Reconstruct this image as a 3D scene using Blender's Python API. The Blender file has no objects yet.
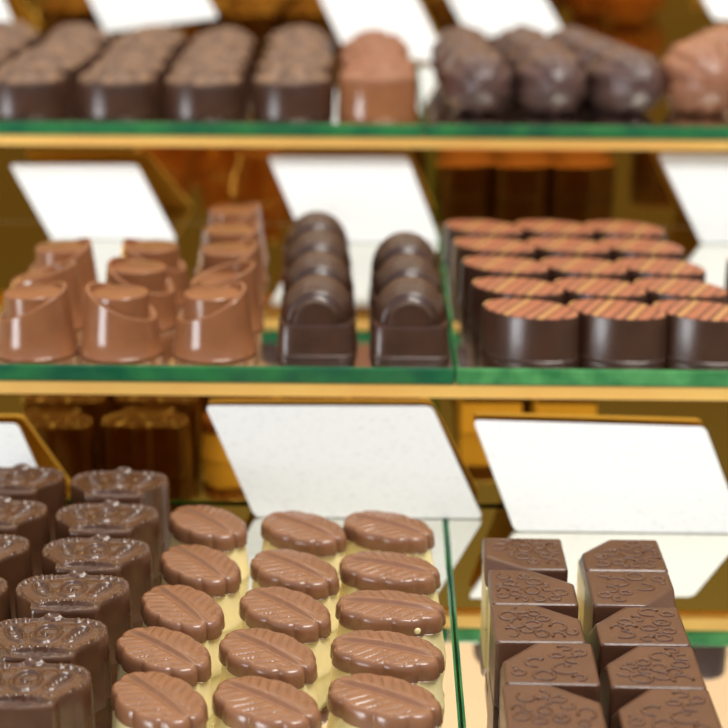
import bpy, bmesh, math, random
from mathutils import Vector, Matrix, noise
random.seed(7)
scn = bpy.context.scene
C = scn.collection
R = math.radians
PI = math.pi

# ------------------------------------------------------------------ camera
cam_d = bpy.data.cameras.new('camera')
cam = bpy.data.objects.new('camera', cam_d)
C.objects.link(cam)
scn.camera = cam
F_PX = 1650.0
pitch = math.atan2(514.0, F_PX)
yaw = math.atan(24.0 * math.cos(pitch) / F_PX)
roll = R(0.3)
fw = Vector((-math.sin(yaw) * math.cos(pitch), math.cos(yaw) * math.cos(pitch), -math.sin(pitch)))
rt = Vector((math.cos(yaw), math.sin(yaw), 0))
up = rt.cross(fw)
rt2 = math.cos(roll) * rt + math.sin(roll) * up
up2 = -math.sin(roll) * rt + math.cos(roll) * up
CAM_Z = 0.2267
cam.matrix_world = Matrix(((rt2.x, up2.x, -fw.x, 0), (rt2.y, up2.y, -fw.y, 0), (rt2.z, up2.z, -fw.z, CAM_Z), (0, 0, 0, 1)))
cam_d.sensor_width = 36.0
cam_d.sensor_fit = 'HORIZONTAL'
cam_d.lens = F_PX / 728.0 * 36.0
cam_d.clip_start = 0.01
cam_d.clip_end = 50
cam_d.dof.use_dof = True
cam_d.dof.focus_distance = 0.465
cam_d.dof.aperture_fstop = 11.0

# ------------------------------------------------------------------ world, lamps, exposure
w = bpy.data.worlds.new('world')
scn.world = w
w.use_nodes = True
nt = w.node_tree
for n in list(nt.nodes): nt.nodes.remove(n)
out = nt.nodes.new('ShaderNodeOutputWorld')
bg = nt.nodes.new('ShaderNodeBackground')
tc = nt.nodes.new('ShaderNodeTexCoord')
sep = nt.nodes.new('ShaderNodeSeparateXYZ')
nt.links.new(tc.outputs['Generated'], sep.inputs[0])
def w_range(sock, lo, hi):
    m_ = nt.nodes.new('ShaderNodeMapRange'); m_.interpolation_type = 'SMOOTHSTEP'
    m_.inputs['From Min'].default_value = lo; m_.inputs['From Max'].default_value = hi
    nt.links.new(sock, m_.inputs['Value'])
    return m_.outputs[0]


def w_mix(fac, a, b):
    x_ = nt.nodes.new('ShaderNodeMix'); x_.data_type = 'RGBA'
    nt.links.new(fac, x_.inputs['Factor'])
    for s_, v_ in (('A', a), ('B', b)):
        if isinstance(v_, tuple): x_.inputs[s_].default_value = (*v_, 1)
        else: nt.links.new(v_, x_.inputs[s_])
    return x_.outputs['Result']


front = w_mix(w_range(sep.outputs['Z'], 0.22, 0.62), (0.22, 0.19, 0.14), (0.58, 0.67, 0.80))   # dim shop floor and customers below, bright upper windows
back = w_mix(w_range(sep.outputs['Z'], -0.1, 0.3), (0.35, 0.25, 0.16), (1.0, 0.84, 0.64))       # warm lit shop behind the case
nt.links.new(w_mix(w_range(sep.outputs['Y'], -0.35, 0.35), front, back), bg.inputs['Color'])
bg.inputs['Strength'].default_value = 0.95
nt.links.new(bg.outputs[0], out.inputs['Surface'])


def area(name, loc, target, sx, sy, power, col):
    d = bpy.data.lights.new(name, 'AREA')
    d.shape = 'RECTANGLE'; d.size = sx; d.size_y = sy; d.energy = power; d.color = col
    o = bpy.data.objects.new(name, d); C.objects.link(o)
    o.location = loc
    o.rotation_euler = (Vector(target) - Vector(loc)).to_track_quat('-Z', 'Y').to_euler()
    return o


area('window_daylight', (-1.9, -1.0, 0.02), (-0.05, 0.6, 0.05), 0.95, 1.05, 40, (0.92, 0.96, 1.0))
area('ceiling_lamp', (0.4, 0.02, 1.7), (0.0, 0.6, 0.05), 1.0, 0.6, 35, (1.0, 0.95, 0.87))
area('added_wall_light', (0.0, 1.5, 1.7), (0.0, 2.4, 0.5), 2.2, 0.3, 24, (1.0, 0.88, 0.72))  # added light, unseen; brightens the wall mirrored in the shelves

scn.view_settings.view_transform = 'Standard'
scn.view_settings.look = 'None'
scn.view_settings.gamma = 1
scn.view_settings.use_curve_mapping = False
scn.view_settings.exposure = -0.12


# ------------------------------------------------------------------ materials
def principled(name, col, rough=0.5, metal=0.0, spec=0.5, bump=0.0, bscale=400.0, bdist=0.0005, mottled=0.0, mscale=120.0, col2=None):
    m = bpy.data.materials.new(name); m.use_nodes = True
    t = m.node_tree; p = t.nodes['Principled BSDF']
    p.inputs['Base Color'].default_value = (*col, 1)
    p.inputs['Roughness'].default_value = rough
    p.inputs['Metallic'].default_value = metal
    p.inputs['Specular IOR Level'].default_value = spec
    co = t.nodes.new('ShaderNodeTexCoord')
    if bump:
        nz = t.nodes.new('ShaderNodeTexNoise'); nz.inputs['Scale'].default_value = bscale; nz.inputs['Detail'].default_value = 3
        t.links.new(co.outputs['Object'], nz.inputs['Vector'])
        b = t.nodes.new('ShaderNodeBump'); b.inputs['Strength'].default_value = bump; b.inputs['Distance'].default_value = bdist
        t.links.new(nz.outputs['Fac'], b.inputs['Height']); t.links.new(b.outputs[0], p.inputs['Normal'])
    if mottled:
        nz = t.nodes.new('ShaderNodeTexNoise'); nz.inputs['Scale'].default_value = mscale; nz.inputs['Detail'].default_value = 4
        t.links.new(co.outputs['Object'], nz.inputs['Vector'])
        mx = t.nodes.new('ShaderNodeMix'); mx.data_type = 'RGBA'
        c2 = col2 or tuple(min(1, c * (1 + mottled)) for c in col)
        mx.inputs['A'].default_value = (*col, 1); mx.inputs['B'].default_value = (*c2, 1)
        rr = t.nodes.new('ShaderNodeMapRange'); rr.inputs['From Min'].default_value = 0.35; rr.inputs['From Max'].default_value = 0.65
        t.links.new(nz.outputs['Fac'], rr.inputs['Value']); t.links.new(rr.outputs[0], mx.inputs['Factor'])
        t.links.new(mx.outputs['Result'], p.inputs['Base Color'])
    return m


M = {}
M['dark'] = principled('dark_chocolate', (0.046, 0.019, 0.011), 0.28, spec=0.6, bump=0.12, bscale=500, mottled=0.35)
M['crown'] = principled('crown_chocolate', (0.072, 0.029, 0.013), 0.27, spec=0.7, bump=0.05, bscale=600, mottled=0.4)
M['square'] = principled('square_chocolate', (0.088, 0.035, 0.017), 0.32, spec=0.7, bump=0.15, bscale=700, mottled=0.25)
M['milk'] = principled('milk_chocolate', (0.25, 0.098, 0.041), 0.17, spec=0.6, bump=0.04, bscale=400, mottled=0.15)
M['leaf'] = principled('leaf_milk_chocolate', (0.220, 0.096, 0.046), 0.25, spec=0.75, bump=0.07, bscale=600, mottled=0.2)
M['white'] = principled('white_chocolate', (0.88, 0.76, 0.40), 0.32, bump=0.06, bscale=300, mottled=0.08)
M['crumb'] = principled('praline_crumb', (0.10, 0.048, 0.028), 0.5, bump=1.0, bscale=260, bdist=0.0015, mottled=0.9, mscale=150, col2=(0.27, 0.155, 0.090))
M['crumb_milk'] = principled('milk_praline_crumb', (0.27, 0.105, 0.050), 0.55, bump=0.9, bscale=330, bdist=0.001, mottled=0.5, mscale=150, col2=(0.34, 0.15, 0.08))
M['pod'] = principled('pod_chocolate', (0.075, 0.040, 0.034), 0.24, bump=0.8, bscale=260, bdist=0.0012, mottled=0.5)
M['pod_milk'] = principled('pod_milk_chocolate', (0.26, 0.11, 0.06), 0.24, bump=0.8, bscale=260, bdist=0.0012, mottled=0.3)
M['gold_mirror'] = principled('gold_tinted_mirror', (0.68, 0.37, 0.055), 0.03, metal=1.0)
M['strip'] = principled('brass_strip', (0.96, 0.55, 0.15), 0.36, metal=0.2, mottled=0.15, mscale=30)
M['silver_mirror'] = principled('silvered_glass', (0.80, 0.79, 0.71), 0.025, metal=1.0)
M['glass_edge'] = principled('green_glass_edge', (0.008, 0.105, 0.050), 0.12, spec=0.6, mottled=1.0, mscale=60, col2=(0.03, 0.20, 0.06))  # green glass; the brighter mottling paints glints into the colour
M['glass_light'] = principled('pale_green_glass_edge', (0.03, 0.19, 0.06), 0.12, spec=0.6, mottled=1.0, mscale=110, col2=(0.10, 0.36, 0.12))  # paler green glass, glints painted in as stronger mottling
M['core'] = principled('step_board', (0.30, 0.18, 0.08), 0.6)
M['wall'] = principled('peach_plaster', (0.80, 0.58, 0.38), 0.8, bump=0.1, bscale=40)
M['reflected_panel'] = principled('amber_added_panel', (0.42, 0.22, 0.07), 0.5, mottled=0.3, mscale=6)  # amber tone picked for what the middle shelf mirrors
M['room_floor'] = principled('room_floor_boards', (0.32, 0.22, 0.14), 0.5, bump=0.1, bscale=20)


def card_material():
    m = principled('white_card', (0.86, 0.87, 0.86), 0.45)
    t = m.node_tree; p = t.nodes['Principled BSDF']
    co = t.nodes.new('ShaderNodeTexCoord'); mp = t.nodes.new('ShaderNodeMapping')
    mp.inputs['Scale'].default_value = (420, 420, 1100)
    t.links.new(co.outputs['Object'], mp.inputs['Vector'])
    nz = t.nodes.new('ShaderNodeTexNoise'); nz.inputs['Scale'].default_value = 1.0; nz.inputs['Detail'].default_value = 2
    t.links.new(mp.outputs[0], nz.inputs['Vector'])
    rr = t.nodes.new('ShaderNodeMapRange'); rr.inputs['From Min'].default_value = 0.55; rr.inputs['From Max'].default_value = 0.75
    t.links.new(nz.outputs['Fac'], rr.inputs['Value'])
    mx = t.nodes.new('ShaderNodeMix'); mx.data_type = 'RGBA'
    mx.inputs['A'].default_value = (0.79, 0.80, 0.79, 1); mx.inputs['B'].default_value = (0.68, 0.69, 0.69, 1)
    t.links.new(rr.outputs[0], mx.inputs['Factor']); t.links.new(mx.outputs['Result'], p.inputs['Base Color'])
    return m


M['card'] = card_material()


def stripe_material():
    m = principled('striped_transfer', (0.55, 0.2, 0.1), 0.42)
    t = m.node_tree; p = t.nodes['Principled BSDF']
    co = t.nodes.new('ShaderNodeTexCoord')
    mp = t.nodes.new('ShaderNodeMapping'); mp.inputs['Rotation'].default_value = (0, 0, R(-5))
    t.links.new(co.outputs['Object'], mp.inputs['Vector'])
    sp = t.nodes.new('ShaderNodeSeparateXYZ'); t.links.new(mp.outputs[0], sp.inputs[0])
    nz = t.nodes.new('ShaderNodeTexNoise'); nz.inputs['Scale'].default_value = 90
    t.links.new(co.outputs['Object'], nz.inputs['Vector'])
    ad = t.nodes.new('ShaderNodeMath'); ad.operation = 'MULTIPLY_ADD'; ad.inputs[1].default_value = 0.0016
    t.links.new(nz.outputs['Fac'], ad.inputs[0]); t.links.new(sp.outputs['X'], ad.inputs[2])
    fr = t.nodes.new('ShaderNodeMath'); fr.operation = 'MULTIPLY'; fr.inputs[1].default_value = 1 / 0.0125
    t.links.new(ad.outputs[0], fr.inputs[0])
    f2 = t.nodes.new('ShaderNodeMath'); f2.operation = 'FRACT'; t.links.new(fr.outputs[0], f2.inputs[0])
    cr = t.nodes.new('ShaderNodeValToRGB'); cr.color_ramp.interpolation = 'LINEAR'
    cols = [(0.0, (0.40, 0.135, 0.065)), (0.14, (0.40, 0.135, 0.065)), (0.17, (0.16, 0.045, 0.025)), (0.27, (0.16, 0.045, 0.025)),
            (0.29, (0.43, 0.16, 0.08)), (0.46, (0.43, 0.16, 0.08)), (0.49, (0.14, 0.04, 0.02)), (0.58, (0.14, 0.04, 0.02)),
            (0.60, (0.50, 0.25, 0.09)), (0.76, (0.50, 0.25, 0.09)), (0.80, (0.22, 0.06, 0.03)), (0.87, (0.22, 0.06, 0.03)), (0.91, (0.40, 0.135, 0.065))]
    e = cr.color_ramp.elements
    e[0].position = cols[0][0]; e[0].color = (*cols[0][1], 1)
    e[1].position = cols[-1][0]; e[1].color = (*cols[-1][1], 1)
    for ps, cc in cols[1:-1]:
        x = e.new(ps); x.color = (*cc, 1)
    t.links.new(f2.outputs[0], cr.inputs[0]); t.links.new(cr.outputs[0], p.inputs['Base Color'])
    return m


M['stripes'] = stripe_material()


# ------------------------------------------------------------------ mesh helpers
def mesh_obj(name, verts, faces, mats, parent=None, smooth=35, mat_idx=None):
    me = bpy.data.meshes.new(name)
    me.from_pydata(verts, [], faces)
    if not isinstance(mats, (list, tuple)): mats = [mats]
    for m in mats: me.materials.append(m)
    if mat_idx:
        for i, p in enumerate(me.polygons): p.material_index = mat_idx[i]
    bm = bmesh.new(); bm.from_mesh(me)
    bmesh.ops.recalc_face_normals(bm, faces=bm.faces)
    bm.to_mesh(me); bm.free()
    if smooth:
        for p in me.polygons: p.use_smooth = True
        me.set_sharp_from_angle(angle=R(smooth))
    o = bpy.data.objects.new(name, me); C.objects.link(o)
    if parent: o.parent = parent
    return o


def bm_obj(name, bm, mats, parent=None, smooth=35):
    me = bpy.data.meshes.new(name)
    bmesh.ops.recalc_face_normals(bm, faces=bm.faces)
    bm.to_mesh(me); bm.free()
    if not isinstance(mats, (list, tuple)): mats = [mats]
    for m in mats: me.materials.append(m)
    if smooth:
        for p in me.polygons: p.use_smooth = True
        me.set_sharp_from_angle(angle=R(smooth))
    o = bpy.data.objects.new(name, me); C.objects.link(o)
    if parent: o.parent = parent
    return o


def box(name, x0, x1, y0, y1, z0, z1, mats, parent=None, bev=0.0, origin=None):
    ox, oy, oz = origin or (0, 0, 0)
    bm = bmesh.new()
    bmesh.ops.create_cube(bm, size=1)
    for v in bm.verts:
        v.co = Vector((x0 + (v.co.x + .5) * (x1 - x0) - ox, y0 + (v.co.y + .5) * (y1 - y0) - oy, z0 + (v.co.z + .5) * (z1 - z0) - oz))
    if bev:
        bmesh.ops.bevel(bm, geom=list(bm.edges), offset=bev, segments=2, affect='EDGES', profile=0.6)
    return bm_obj(name, bm, mats, parent, 0)


def empty(name, loc, rz=0):
    o = bpy.data.objects.new(name, None); C.objects.link(o)
    o.empty_display_size = 0.01
    o.location = loc; o.rotation_euler = (0, 0, rz)
    return o


def tag(o, label, cat, group=None, kind=None):
    o['label'] = label; o['category'] = cat
    if group: o['group'] = group
    if kind: o['kind'] = kind


def dup(root):
    r = root.copy(); C.objects.link(r)
    for ch in list(root.children):
        c = ch.copy(); C.objects.link(c); c.parent = r
        for g in list(ch.children):
            d = g.copy(); C.objects.link(d); d.parent = c
    return r


class Maker:
    """first use returns the prototype, later uses return copies"""
    def __init__(self, root): self.root = root; self.used = False

    def put(self, loc, rz, label, cat, group, sc=None):
        o = dup(self.root) if self.used else self.root
        self.used = True
        o.location = loc; o.rotation_euler = (0, 0, rz)
        if sc: o.scale = sc
        tag(o, label, cat, group)
        return o


def polar(name, rfun, side, mat, parent=None, n=96, m=16, hfun=None, smooth=35, open_top=None):
    """closed solid over a star shaped outline: side = [(scale, z)...] upwards, the top is a polar grid with relief hfun(x, y, t)"""
    V = []; Fc = []
    th = [2 * PI * i / n for i in range(n)]
    rr = [rfun(a) for a in th]
    V.append((0, 0, side[0][1]))
    rings = []
    for s, z in side:
        b = len(V)
        for a, r in zip(th, rr):
            zz = z(a) if callable(z) else z
            V.append((s * r * math.cos(a), s * r * math.sin(a), zz))
        rings.append(b)
    sl, zl = side[-1]
    for j in range(m - 1, 0, -1):
        t = j / m
        b = len(V)
        for a, r in zip(th, rr):
            x = sl * r * t * math.cos(a); y = sl * r * t * math.sin(a)
            V.append((x, y, zl + (hfun(x, y, t) if hfun else 0)))
        rings.append(b)
    V.append((0, 0, zl + (hfun(0, 0, 0) if hfun else 0)))
    top = len(V) - 1
    for i in range(n):
        k = (i + 1) % n
        Fc.append((0, rings[0] + k, rings[0] + i))
        for a, b in zip(rings, rings[1:]):
            Fc.append((a + i, a + k, b + k, b + i))
        Fc.append((rings[-1] + i, rings[-1] + k, top))
    return mesh_obj(name, V, Fc, mat, parent, smooth)


def superell(a, b, p):
    def f(t):
        c, s = abs(math.cos(t)) / a, abs(math.sin(t)) / b
        return (c ** p + s ** p) ** (-1 / p)
    return f


# ------------------------------------------------------------------ the setting
ZB, ZM, ZT = 0.0, 0.0533, 0.1061        # tops of the three glass steps
X0, X1 = -0.40, 0.42
SEAM = 0.0216
o = box('floor', -2.6, 2.6, -2.4, 2.6, -0.99, -0.95, M['room_floor']); o['kind'] = 'structure'
o = box('wall_back', -2.6, 2.6, 2.4, 2.5, -0.95, 2.0, M['wall']); o['kind'] = 'structure'

o = box('added_panel_1', -2.59, 2.59, 2.36, 2.4, -0.95, 0.76, M['reflected_panel']); o['kind'] = 'structure'  # unseen panel added to darken the wall's reflection in the middle shelf

# counter carrying the steps
cr = empty('display_counter', (0, 0.66, -0.95))
tag(cr, 'shop counter carrying the mirrored steps of chocolates', 'counter')
box('cabinet', X0, X1, 0.30, 1.06, -0.95, -0.026, M['core'], cr, 0.002, origin=(0, 0.66, -0.95))
box('counter_top', X0 - .005, X1 + .005, 0.295, 1.065, -0.026, -0.006, M['core'], cr, 0.002, origin=(0, 0.66, -0.95))


def step(yf, yb, z0, ztop, label, over=.0035):
    r = empty('display_step', (0, yf, z0))
    og = (0, yf, z0)
    zt = ztop - 0.0062
    box('mirror_panel', X0, X1, yf, yf + .004, z0, zt - .005, M['gold_mirror'], r, origin=og)
    box('brass_strip', X0, X1, yf - over, yf + .006, zt - .005, zt, M['strip'], r, 0.0006, origin=og)
    box('board', X0, X1, yf + .006, yb, z0, zt, M['core'], r, origin=og)
    tag(r, label, 'display step', 'mirrored display steps')


step(0.556, 0.783, ZB, ZM, 'lower gold mirrored step with brass edging, behind the large white cards')
step(0.784, 1.034, ZM, ZT, 'upper gold mirrored step with brass edging, carrying the topmost chocolates', .0245)
rb = empty('back_mirror', (0, 1.036, ZT - .006))
tag(rb, 'gold tinted mirror panel behind the topmost row of chocolates', 'mirror')
box('mirror_panel', X0, X1, 1.036, 1.041, ZT - .006, ZT + .075, M['gold_mirror'], rb, origin=(0, 1.036, ZT - .006))
box('brass_strip', X0, X1, 1.034, 1.043, ZT + .075, ZT + .080, M['strip'], rb, 0.0006, origin=(0, 1.036, ZT - .006))


def plate(x0, x1, y0, y1, ztop, label, edge='glass_edge'):
    og = ((x0 + x1) / 2, (y0 + y1) / 2, ztop - .006)
    o = box('glass_shelf', x0, x1, y0, y1, ztop - .006, ztop, [M['silver_mirror'], M[edge]], None, 0.0009, origin=og)
    o.location = og
    for p in o.data.polygons:
        p.material_index = 0 if p.normal.z > 0.99 else 1
    tag(o, label, 'glass shelf', 'mirrored glass shelves')
    return o


plate(X0, SEAM - .0002, 0.31, 0.5545, ZB, 'green edged mirrored glass shelf under the crowns and leaf chocolates')
plate(SEAM + .0002, X1, 0.31, 0.5545, ZB, 'green edged mirrored glass shelf under the square chocolates')
plate(X0, 0.0243, 0.552, 0.7835, ZM, 'green edged mirrored glass shelf under the milk cups and ridged domes')
plate(0.0247, X1, 0.552, 0.7835, ZM, 'green edged mirrored glass shelf under the striped oval chocolates', 'glass_light')
plate(X0, 0.0163, 0.7585, 1.034, ZT, 'green edged mirrored glass shelf under the rough topped block chocolates')
plate(0.0167, X1, 0.7585, 1.034, ZT, 'green edged mirrored glass shelf under the pod chocolates')


# ------------------------------------------------------------------ cards: slanted white plates leaning on the mirrors
def card(bl, br, tl, tr, label, th=0.0016):
    bl, br, tl, tr = map(Vector, (bl, br, tl, tr))
    cen = (bl + br) / 2
    u = (br - bl).normalized()
    n = u.cross((tl - bl)).normalized()
    if n.y > 0: n = -n
    pts = [bl, br, tr, tl]
    ring = []
    rad = 0.0022
    for i in range(4):
        p = pts[i]; a = (pts[i - 1] - p).normalized(); b = (pts[(i + 1) % 4] - p).normalized()
        pa, pb = p + a * rad, p + b * rad
        for k in range(6):
            s = k / 5
            ring.append((1 - s) ** 2 * pa + 2 * s * (1 - s) * p + s * s * pb)
    V = [tuple(q - cen) for q in ring] + [tuple(q - n * th - cen) for q in ring]
    N = len(ring)
    Fc = [tuple(range(N)), tuple(range(2 * N - 1, N - 1, -1))] + [(i, (i + 1) % N, N + (i + 1) % N, N + i) for i in range(N)]
    o = mesh_obj('name_card', V, Fc, M['card'], None, 40)
    o.location = cen
    tag(o, label, 'card', 'slanted white cards')


card((-0.046, .5426, .0004), (0.035, .5435, .0004), (-.0639, .5525, .0386), (.0164, .5525, .0392), 'white slanted card behind the leaf chocolates, largest on the lowest shelf')
card((.0455, .5325, .0004), (.1254, .5325, .0004), (.0310, .5515, .0346), (.1129, .5515, .0329), 'white slanted card behind the square chocolates')
card((-.195, .541, .0004), (-.1155, .541, .0004), (-.208, .551, .0313), (-.1308, .551, .0318), 'white slanted card cut by the left picture edge behind the crowns')
card((-.1558, .7470, ZM + .0004), (-.0980, .7480, ZM + .0004), (-0.1779, 0.766, 0.0848), (-0.1179, 0.766, 0.0853), 'white slanted card behind the two short columns of milk cups')
card((-.0379, .7440, ZM + .0004), (.0245, .7455, ZM + .0004), (-0.0562, 0.766, 0.0895), (0.009, 0.766, 0.09), 'white slanted card behind the ridged dark dome chocolates')
card((.1455, .7480, ZM + .0004), (.2060, .7480, ZM + .0004), (0.126, 0.766, 0.0924), (0.1878, 0.766, 0.0919), 'white slanted card behind the right end of the striped ovals')
def stand_card(bl, br, tl, tr, label):
    card(bl, br, tl, tr, label)
    o = [x for x in C.objects if x.get('label') == label][0]
    c = o.location
    box('card_stand', c.x - .012, c.x + .012, c.y - .001, c.y + .012, ZT + .0002, min(bl[2], br[2]) + .001, M['core'], o, 0.0006, origin=tuple(c))


stand_card((-.1700, 1.000, .1219), (-.1024, 1.003, .1308), (-.1910, 1.026, .1560), (-.1240, 1.029, .1640), 'white slanted card tilted up to the right above the rough topped blocks')
stand_card((-.0231, .985, .1081), (.0344, .985, .1085), (-.0490, 1.018, .1560), (.0090, 1.018, .1560), 'white slanted card behind the short column of milk rough topped blocks')
stand_card((.0479, 1.015, .1196), (.1072, 1.015, .1198), (.0270, 1.032, .1560), (.0860, 1.032, .1560), 'white slanted card behind the dark ridged pod chocolates')
stand_card((.1930, 1.000, .1325), (.2600, 1.004, .1280), (.1730, 1.030, .1700), (.2400, 1.032, .1660), 'white slanted card cut by the right picture edge above the milk pods')
stand_card((-.2900, 1.000, .1180), (-.2213, 1.000, .1180), (-.3110, 1.030, .1560), (-.2440, 1.030, .1560), 'white slanted card cut by the top left picture corner')


# ------------------------------------------------------------------ crown chocolates
def smooth_outline(pts, n=720, k=9):
    P = [Vector((x, y)) for x, y in pts]
    res = []
    for i in range(n):
        a = 2 * PI * i / n; d = Vector((math.cos(a), math.sin(a))); best = 0
        for j in range(len(P)):
            p, q = P[j], P[(j + 1) % len(P)]
            e = q - p; den = d.x * e.y - d.y * e.x
            if abs(den) < 1e-12: continue
            t = (p.x * e.y - p.y * e.x) / den; s = (p.x * d.y - p.y * d.x) / den
            if t > 0 and -1e-6 <= s <= 1 + 1e-6: best = max(best, t)
        res.append(best)
    sm = [sum(res[(i + q) % n] for q in range(-k, k + 1)) / (2 * k + 1) for i in range(n)]
    return lambda a: sm[int(round(a / (2 * PI) * n)) % n]


half = [(0.0, -.0131), (.0060, -.0129), (.0096, -.0121), (.0103, -.0100), (.0106, -.0074), (.0126, -.0046), (.0158, -.0016), (.0171, .0022), (.0171, .0050), (.0162, .0084), (.0136, .0111), (.0095, .0121), (.0060, .0122), (.0034, .0123), (.0030, .0136), (.0018, .0142), (0, .0143)]
crown_out = smooth_outline(half + [(-x, y) for x, y in reversed(half[1:-1])], k=5)


def ell(x, y, cx, cy, a, b, rot=0):
    dx, dy = x - cx, y - cy
    c, s = math.cos(rot), math.sin(rot)
    return math.hypot((dx * c + dy * s) / a, (-dx * s + dy * c) / b)


def dome(d): return math.sqrt(max(0, 1 - d * d))
def ringf(d, w=0.22): return math.exp(-((d - 1) / w) ** 2)


def crown_relief(x, y, t):
    h = -0.0005 * (1 - math.exp(-((1 - t) / 0.07) ** 2))
    ax = abs(x)
    # recessed lens shaped band with two lengthwise ridges
    d = ell(x, y, 0, -.0088, .0092, .0029)
    if d < 1:
        h -= 0.0006 * min(1, (1 - d) / .15)
        h += 0.0005 * math.exp(-((y + .0078 + x * x * 6) / .0005) ** 2) + 0.0006 * math.exp(-((y + .0098 - x * x * 6) / .0006) ** 2)
    h += 0.0005 * ringf(d, .09)
    # central medallion with a swirl
    d = ell(x, y, 0, .0030, .0037, .0050)
    h += 0.0007 * ringf(d, .16)
    if d < .85:
        ang = math.atan2(y - .003, x)
        h += 0.0006 * (0.5 + 0.5 * math.sin(ang * 2 + d * 9)) * (1 - d) - 0.0002
    # slanted scrolls beside it, hollow with a raised edge
    d = ell(ax, y, .0086, .0030, .0021, .0050, R(-28))
    if d < 1:
        h -= 0.0006 * (1 - d * d)
        h += 0.00035 * math.sin(y * 3600 + ax * 1500) * (1 - d)
    h += 0.0005 * ringf(d, .18)
    d2 = ell(ax, y, .0056, .0068, .0022, .0028, R(25))
    h += 0.0004 * dome(d2)
    # beads along the lobes and the shoulders of the band
    for bx, by in ((.0146, -.0002), (.0153, .0022), (.0152, .0048), (.0143, .0072), (.0124, .0090), (.0131, -.0026), (.0100, .0102), (.0074, .0106)):
        h += 0.0006 * dome(ell(ax, y, bx, by, .0009, .0009))
    for bx in (.0012, .0034, .0056, .0078):
        h += 0.0004 * dome(ell(ax, y, bx, -.0045, .0007, .0006))
    h += 0.0008 * dome(ell(x, y, 0, .0126, .0026, .0014)) - 0.0004 * dome(ell(x, y, 0, .0126, .0014, .0006))
    h *= 1.35
    h += 0.0001 * noise.noise(Vector((x * 700, y * 700, 0)))
    return h


root = polar('crown_chocolate', crown_out, [(.985, 0), (1.0, .0008), (1.0, .0025), (.975, .0198), (.965, .0206), (.945, .0210)], M['crown'], n=220, m=46, hfun=crown_relief, smooth=60)
mk = Maker(root)
ordn = ['nearest', 'second', 'third', 'fourth', 'fifth', 'sixth']
n_from_front = ['nearest the viewer', 'second from the front', 'third from the front', 'fourth from the front', 'fifth from the front', 'sixth from the front']
for i, (x, y, a) in enumerate([(-.0925, .3800, 0), (-.0925, .4068, 1), (-.0908, .4356, 1), (-.0887, .4630, -1), (-.0900, .4915, 0), (-.0906, .5215, 0)]):
    e = n_from_front[i]
    if i == 5: e = 'at the far end'
    mk.put((x, y, ZB), R(a), 'crown chocolate %s, in the crown column beside the leaf chocolates' % e, 'chocolate', 'crown chocolates')
for i, (x, y, a) in enumerate([(-.1262, .4347, 1), (-.1262, .4651, 0), (-.1264, .4938, -1), (-.1266, .5240, 0)]):
    e = ['nearest visible one', 'second visible from the front', 'third visible from the front', 'farthest one, below the cut white card'][i]
    mk.put((x, y, ZB), R(a), 'crown chocolate in the outer left crown column, %s' % e, 'chocolate', 'crown chocolates')


# ------------------------------------------------------------------ leaf chocolates
LA, LB = .0163, .0104


def leaf_out(a):
    r = superell(LA, LB, 2.15)(a)
    x = r * math.cos(a) / LA
    lob = abs(math.sin(math.acos(max(-1, min(1, x))) * 4.5 + (0.25 if math.sin(a) > 0 else 0.0)))
    return r * (1.01 - 0.075 * (1 - lob) ** 1.8)


def leaf_relief(x, y, t):
    h = 0.0007 * (1 - t * t)
    # midrib with grooves to its sides
    fade = max(0, 1 - (abs(x) / (LA * .95)) ** 4)
    h += fade * (0.0009 * math.exp(-(y / .00055) ** 2) - 0.0004 * math.exp(-((abs(y) - .0013) / .0006) ** 2))
    # side veins bending forward
    s = (x + abs(y) * 0.75) / .0034
    v = abs((s % 1.0) - .5) * 2
    edge = min(1, max(0, (abs(y) - .0012) / .003))
    h -= 0.0005 * edge * math.exp(-((1 - v) / .22) ** 2) * (0.4 + .6 * t)
    f = abs(math.sin((x - .4 * abs(y)) * 3000)) * 0.00012 * edge
    return (h + f) * min(1, (1 - t) / .10 + .25)


def make_leaf(fleck=False):
    r = empty('leaf_chocolate', (0, 0, 0))
    polar('white_base', lambda a: superell(LA, LB, 2.15)(a) * .955, [(1.05, 0), (1.07, .0007), (1.065, .0020), (0.97, .0116), (.95, .0118)], M['white'], r, n=72, m=3)
    polar('milk_cap', leaf_out, [(.95, .0112), (.985, .0114), (1.0, .0119), (.985, .0150), (.95, .0162), (.90, .0168)], M['leaf'], r, n=240, m=24, hfun=leaf_relief, smooth=60)
    if fleck:
        polar('white_fleck', lambda a: .0011, [(.6, -.0003), (1, 0), (.7, .0007), (.3, .0009)], M['white'], r, n=16, m=2)
        f = r.children[-1]
        f.name = 'white_fleck'
    return r


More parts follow.
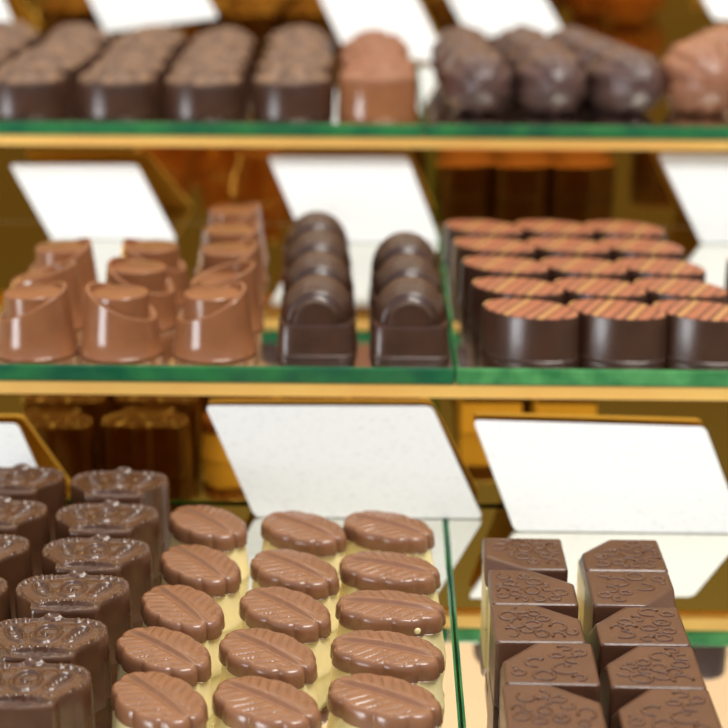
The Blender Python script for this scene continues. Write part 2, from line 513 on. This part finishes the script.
leafs = Maker(make_leaf())
leaf_cols = [
    ('left', [(-.0580, .5005, 48), (-.0568, .4672, 52), (-.0588, .4372, 55), (-.0607, .4100, 44), (-.0583, .3830, 50)]),
    ('middle', [(-.0263, .4968, 41), (-.0275, .4652, 43), (-.0287, .4372, 46), (-.0318, .4098, 44), (-.0302, .3820, 38)]),
    ('right', [(.0012, .4985, 32), (.0016, .4662, 22), (.0020, .4385, 13), (.0010, .4115, 20), (.0003, .3848, 31)])]
for cname, lst in leaf_cols:
    for i, (x, y, a) in enumerate(lst):
        pl = ['at the far end', 'fourth from the front', 'third from the front', 'second from the front', 'nearest the viewer'][i]
        lab = 'oval milk leaf chocolate on white base, %s in the %s leaf column' % (pl, cname)
        if cname == 'right' and i == 2:
            lab = 'oval milk leaf chocolate with a pale fleck on its side, right leaf column'
            o = make_leaf(True)
            o.location = (x, y, ZB); o.rotation_euler = (0, 0, R(-a)); tag(o, lab, 'chocolate', 'leaf chocolates')
            fl = [c for c in o.children if c.name.startswith('white_fleck')][0]
            fl.location = (.0098, -.0083, .0135); fl.rotation_euler = (R(88), 0, R(25))
            continue
        leafs.put((x, y, ZB), R(-a), lab, 'chocolate', 'leaf chocolates')


# ------------------------------------------------------------------ square chocolates with a cut corner
SQ = .0237


def torus_arc(bm, cx, cy, z, r, tube, a0, a1, sx=1.0, seg=14):
    rings = []
    closed = abs(a1 - a0) >= 2 * PI - 1e-4
    cnt = seg if closed else seg + 1
    for i in range(cnt):
        a = a0 + (a1 - a0) * i / seg
        ring = []
        for k in range(5):
            b = PI * k / 4
            rad = r + tube * math.cos(b)
            ring.append(bm.verts.new((cx + sx * rad * math.cos(a), cy + rad * math.sin(a), z - .0001 + tube * .9 * math.sin(b))))
        rings.append(ring)
    m = len(rings)
    for i in range(m if closed else m - 1):
        p, q = rings[i], rings[(i + 1) % m]
        for k in range(4): bm.faces.new((p[k], p[k + 1], q[k + 1], q[k]))
        bm.faces.new((p[4], p[0], q[0], q[4]))
    if not closed:
        bm.faces.new(rings[0]); bm.faces.new(list(reversed(rings[-1])))


def make_square(cream, seed):
    rng = random.Random(seed)
    r = empty('square_chocolate', (0, 0, 0))
    H, h = SQ / 2, .0205
    z0 = .0135 if cream else 0.0
    bm = bmesh.new(); bmesh.ops.create_cube(bm, size=1)
    for v in bm.verts: v.co = Vector((v.co.x * SQ * (1 if v.co.z > 0 else 1.0), v.co.y * SQ, z0 + (v.co.z + .5) * (h - z0)))
    # the cut corner (+x +y): plane through the back edge, the side edge and down the corner
    p1, p2, p3 = Vector((0.0, H, h)), Vector((H, .0022, h)), Vector((H, H, h - .0085))
    nrm = (p2 - p1).cross(p3 - p1).normalized()
    if nrm.z < 0: nrm = -nrm
    g = bmesh.ops.bisect_plane(bm, geom=bm.verts[:] + bm.edges[:] + bm.faces[:], plane_co=p1, plane_no=nrm, clear_outer=True)
    ed = [e for e in g['geom_cut'] if isinstance(e, bmesh.types.BMEdge)]
    bmesh.ops.contextual_create(bm, geom=ed)
    bmesh.ops.bevel(bm, geom=[e for e in bm.edges if len(e.link_faces) == 2], offset=.0011, segments=3, affect='EDGES', profile=0.6)
    # embossed rings and curls
    placed = []
    tries = 0
    while len(placed) < 22 and tries < 2500:
        tries += 1
        rr = rng.choice([.0016, .0020, .0026, .0032])
        x = rng.uniform(-H + rr + .0014, H - rr - .0014); y = rng.uniform(-H + rr + .0014, H - rr - .0014)
        if x + y > .0075 - rr * 1.3: continue
        if any(math.hypot(x - a, y - b) < rr + c + .0003 for a, b, c in placed): continue
        placed.append((x, y, rr))
        a0 = rng.uniform(0, 2 * PI); a1 = a0 + rng.choice([2 * PI, 2 * PI, 4.6, 4.0])
        torus_arc(bm, x, y, h, rr, .00060, a0, a1, rng.uniform(.75, 1.05))
    for k in range(16):
        x = rng.uniform(-H + .002, H - .002); y = rng.uniform(-H + .002, H - .002)
        if x + y > .006: continue
        if any(math.hypot(x - a, y - b) < c + .0010 and math.hypot(x - a, y - b) > c - .0012 for a, b, c in placed): continue
        torus_arc(bm, x, y, h, .0005, .0005, 0, 2 * PI, 1.0, 8)
    sh = bm_obj('dark_shell' if cream else 'shell', bm, M['square'], r, 40)
    for p in sh.data.polygons:
        if p.area > 1.2e-5: p.use_smooth = False
    if cream:
        b = box('white_layer', -H + .0003, H - .0003, -H + .0003, H - .0003, 0, z0, M['white'], r, .0006)
    return r


plain = [Maker(make_square(False, 3)), Maker(make_square(False, 8)), Maker(make_square(False, 21))]
creamy = Maker(make_square(True, 5))
# rotation of the cut corner: BR = 0, BL = 90, FL = 180, FR = -90
sq = [('left', .0431, [(.4680, 180, 1), (.4440, 0, 1), (.4203, 0, 0), (.3965, 90, 0), (.3727, 0, 0)]),
      ('right', .0716, [(.4680, 90, 1), (.4438, -90, 0), (.4195, 90, 0), (.3953, 90, 0), (.3714, 90, 0)])]
ct = 0
for cname, xx, lst in sq:
    for i, (y, a, cream) in enumerate(lst):
        pl = ['at the far end', 'fourth from the front', 'third from the front', 'second from the front', 'nearest the viewer'][i]
        corner = {180: 'front left', 0: 'back right', 90: 'back left', -90: 'front right'}[a]
        mkr = creamy if cream else plain[ct % 3]; ct += 1
        jit = {('left', 1): .0006, ('left', 3): .0012, ('right', 0): .0016, ('right', 1): .0012}.get((cname, i), 0)
        mkr.put((xx + jit, y, ZB), R(a + random.uniform(-.8, .8)),
                'square chocolate with %s corner cut, %s, %s square column' % (corner, pl, cname), 'chocolate', 'square chocolates', (1.0, 1.05, 1.0) if abs(a) == 90 else (1.05, 1.0, 1.0))


# ------------------------------------------------------------------ milk cups with a slanted rim
def make_cup(lo=.0135, hi=.0245, plug=.0222):
    n = 72
    V = []; Fc = []
    mid, amp = (lo + hi) / 2, (hi - lo) / 2
    def zo(a): return mid + amp * math.cos(a)
    def rad(z): return .0140 - (.0140 - .0112) * z / .025
    rings = [lambda a: (.0140, 0.0), lambda a: (.0144, .0003), lambda a: (.0144, .0010), lambda a: (rad(.0016), .0016),
             lambda a: (rad(.5 * zo(a)), .5 * zo(a)), lambda a: (rad(zo(a) - .0004), zo(a) - .0004), lambda a: (rad(zo(a)) - .0004, zo(a)),
             lambda a: (.0104, zo(a)), lambda a: (.0100, zo(a) - .0003),
             lambda a: (.0099, plug - .0004), lambda a: (.0095, plug), lambda a: (.005, plug + .0002)]
    V.append((0, 0, 0))
    for f in rings:
        for i in range(n):
            a = 2 * PI * i / n; r, z = f(a); V.append((r * math.cos(a), r * math.sin(a), z))
    V.append((0, 0, plug + .0002)); top = len(V) - 1
    for i in range(n):
        k = (i + 1) % n
        Fc.append((0, 1 + k, 1 + i))
        for j in range(len(rings) - 1):
            a, b = 1 + j * n, 1 + (j + 1) * n
            Fc.append((a + i, a + k, b + k, b + i))
        a = 1 + (len(rings) - 1) * n
        Fc.append((a + i, a + k, top))
    return mesh_obj('cup_chocolate', V, Fc, M['milk'], None, 40)


cups = Maker(make_cup())
deep = Maker(make_cup(.0175, .0245, .0188))
cupl = [('outer left', [(-.1262, .5690, 15, 0), (-.1292, .6030, -10, 1), (-.1295, .6390, 20, 0)], ['nearest', 'middle', 'farthest']),
        ('second', [(-.0955, .5695, 170, 0), (-.0940, .6070, 160, 0), (-.0935, .6410, 175, 0)], ['nearest', 'middle', 'farthest']),
        ('third', [(-.0620, .5700, 20, 0), (-.0615, .6030, 10, 1), (-.0632, .6370, 15, 0), (-.0652, .6730, 20, 0), (-.0680, .7130, 10, 0)], ['nearest', 'second', 'middle', 'fourth', 'farthest'])]
for cname, lst, names in cupl:
    for (x, y, a, d), nm in zip(lst, names):
        (deep if d else cups).put((x, y, ZM), R(a), 'milk chocolate cup with slanted rim, %s one in the %s cup column' % (nm, cname), 'chocolate', 'milk cup chocolates', (1.05, 1.05, 1.0))


# ------------------------------------------------------------------ ridged dome chocolates
def make_dome():
    r = empty('dome_chocolate', (0, 0, 0))
    polar('base', superell(.0138, .0155, 6), [(1.04, 0), (1.055, .0006), (1.05, .0012), (1.02, .0016), (.99, .0118), (.965, .0125)], M['dark'], r, n=96, m=4)
    V = []; Fc = []
    prof = [(-.0142, .50), (-.0138, .60), (-.0122, .64), (-.0112, .74)]
    n_r = 9
    for i in range(n_r * 4):
        y = -.0108 + (.0252) * i / (n_r * 4 - 1)
        base = math.sqrt(max(.12, 1 - ((y - .000) / .0160) ** 2)) ** .75
        prof.append((y, base * (1 + .018 * math.sin(2 * PI * i / 4))))
    na = 28
    for y, s in prof:
        for k in range(na + 1):
            a = PI * k / na
            V.append((.0132 * s * math.cos(a), y, .0121 + .0142 * s * math.sin(a)))
    st = na + 1
    for j in range(len(prof) - 1):
        for k in range(na): Fc.append((j * st + k, j * st + k + 1, (j + 1) * st + k + 1, (j + 1) * st + k))
        Fc.append((j * st + na, j * st, (j + 1) * st, (j + 1) * st + na))
    Fc.append(tuple(range(na + 1))); e = (len(prof) - 1) * st
    Fc.append(tuple(range(e + na, e - 1, -1)))
    mesh_obj('ridged_dome', V, Fc, M['dark'], r, 50)
    return r


dm = Maker(make_dome())
for cname, lst, names in [('longer', [(-.0250, .5770, 0), (-.0262, .6145, 1), (-.0280, .6515, 0), (-.0300, .6870, -1)], ['nearest', 'second', 'third', 'farthest']),
                          ('shorter', [(.0085, .5760, 0), (.0080, .6110, 0), (.0073, .6490, 0)], ['nearest', 'middle', 'farthest'])]:
    for (x, y, a), nm in zip(lst, names):
        dm.put((x, y, ZM), R(a), 'dark ridged dome chocolate, %s one in the %s dome column' % (nm, cname), 'chocolate', 'ridged dome chocolates')


# ------------------------------------------------------------------ striped ovals
def make_oval():
    r = empty('oval_chocolate', (0, 0, 0))
    of = superell(.0188, .0126, 1.85)
    polar('body', of, [(1.0, 0), (1.02, .0004), (1.02, .0010), (1.0, .0013), (.985, .0158), (.965, .0166)], M['dark'], r, n=72, m=3)
    polar('striped_top', of, [(.965, .0165), (.95, .0170), (.93, .0171)], M['stripes'], r, n=72, m=6)
    return r


ov = Maker(make_oval())
rows = ['front row', 'second row', 'third row', 'fourth row', 'back row']
for j, (y, sh) in enumerate([(.5715, 0), (.6030, -.0022), (.6370, -.0046), (.6720, -.0070), (.7060, -.0094)]):
    for i, x in enumerate([.0515, .0824, .1127]):
        ov.put((x + sh, y + random.uniform(-.0006, .0006), ZM), R(-29 + random.uniform(-2, 2)),
               'striped orange topped dark oval chocolate, %s in the %s' % (['left one', 'middle one', 'right one'][i], rows[j]), 'chocolate', 'striped oval chocolates')
ov.put((.1545, .6440, ZM), R(-25), 'striped orange topped chocolate cut by the right picture edge', 'chocolate', 'striped oval chocolates')


# ------------------------------------------------------------------ rough topped blocks on the top shelf
def make_block(milk, seed):
    r = empty('block_chocolate', (0, 0, 0))
    of0 = superell(.0198, .0196, 2.15)
    def crumb(x, y, t):
        q = Vector((x * 260, y * 260, seed))
        return (.0060 * (1 - t * t) + .0024 * noise.noise(q) + .0014 * noise.noise(q * 2.3)) * min(1, (1 - t) * 6)
    polar('body', of0, [(1.0, 0), (1.02, .0005), (1.015, .0012), (.985, .0148), (.96, .0158)], M['milk'] if milk else M['dark'], r, n=80, m=3)
    polar('crumb_top', of0, [(.95, .0156), (.965, .0160), (.955, .0170), (.92, .0177)], M['crumb_milk'] if milk else M['crumb'], r, n=96, m=24, hfun=crumb, smooth=60)
    return r


blk = Maker(make_block(False, 1.3)); blm = Maker(make_block(True, 4.7))
cols = [('column beyond the left edge', -.2140, (2, 3, 4), 0), ('first full column from left', -.1718, (0, 1, 2, 3, 4), 0), ('second full column from left', -.1295, (0, 1, 2, 3, 4), 0),
        ('third full column from left', -.0888, (0, 1, 2, 3, 4), 0), ('column beside the milk ones', -.0460, (0, 1, 2, 3, 4), 0), ('short milk column', -.0040, (0, 1, 2, 3), 1)]
for cname, x, rws, milk in cols:
    for k in rws:
        pl = ['front', 'second', 'third', 'fourth', 'fifth'][k]
        lab = 'rough topped %s block, %s row of the %s' % ('milk' if milk else 'dark', pl, cname)
        (blm if milk else blk).put((x + random.uniform(-.0014, .0014) - .0012 * k, .7895 + .0405 * k, ZT), R(random.choice([0, 90, 180, -90]) + random.uniform(-4, 4)), lab, 'chocolate', 'rough topped blocks', (.97, .97, random.uniform(.90, 1.10)))


# ------------------------------------------------------------------ pods
def make_pod(mat, seed, L=.0250, Rr=.0160):
    V = []; Fc = []
    nu, nv = 30, 60
    for i in range(nu + 1):
        u = -1 + 2 * i / nu
        if abs(u) > .999: u = math.copysign(.999, u)
        prof = (1 - abs(u) ** 2.2) ** .6
        for k in range(nv):
            a = 2 * PI * k / nv
            rr = Rr * prof * (1 + .055 * abs(math.sin(5 * a)) * 1.6 + .05 * noise.noise(Vector((u * 6, math.cos(a) * 3, math.sin(a) * 3 + seed))))
            V.append((rr * math.cos(a), u * L, max(0, Rr * .90 + rr * .98 * math.sin(a))))
    for i in range(nu):
        for k in range(nv):
            l = (k + 1) % nv
            Fc.append((i * nv + k, i * nv + l, (i + 1) * nv + l, (i + 1) * nv + k))
    Fc.append(tuple(range(nv))); Fc.append(tuple(range((nu + 1) * nv - 1, nu * nv - 1, -1)))
    return mesh_obj('pod_chocolate', V, Fc, mat, None, 60)


pd = Maker(make_pod(M['pod'], 1.0)); pm = Maker(make_pod(M['pod_milk'], 6.0, .0255, .0185))
for cname, lst in [('left', [(.0425, .8000, 4), (.0405, .8490, -5), (.0395, .8970, 3)]), ('middle', [(.0775, .8010, 10), (.0765, .8490, 22), (.0720, .8970, 8)]), ('right', [(.1130, .8030, 26), (.1060, .8480, 26), (.0985, .8960, 18)])]:
    for (x, y, a), nm in zip(lst, ['nearest', 'middle', 'farthest']):
        pd.put((x, y, ZT), R(a), 'dark ridged pod chocolate, %s one in the %s pod column' % (nm, cname), 'chocolate', 'pod chocolates')
for (x, y, a), nm in zip([(.1500, .8030, 10), (.1720, .8580, 8), (.1890, .7980, 4)], ['nearest the dark pods', 'farther back by the right picture edge', 'cut by the right picture edge in front']):
    pm.put((x, y, ZT), R(a), 'milk chocolate ridged pod, %s' % nm, 'chocolate', 'pod chocolates')
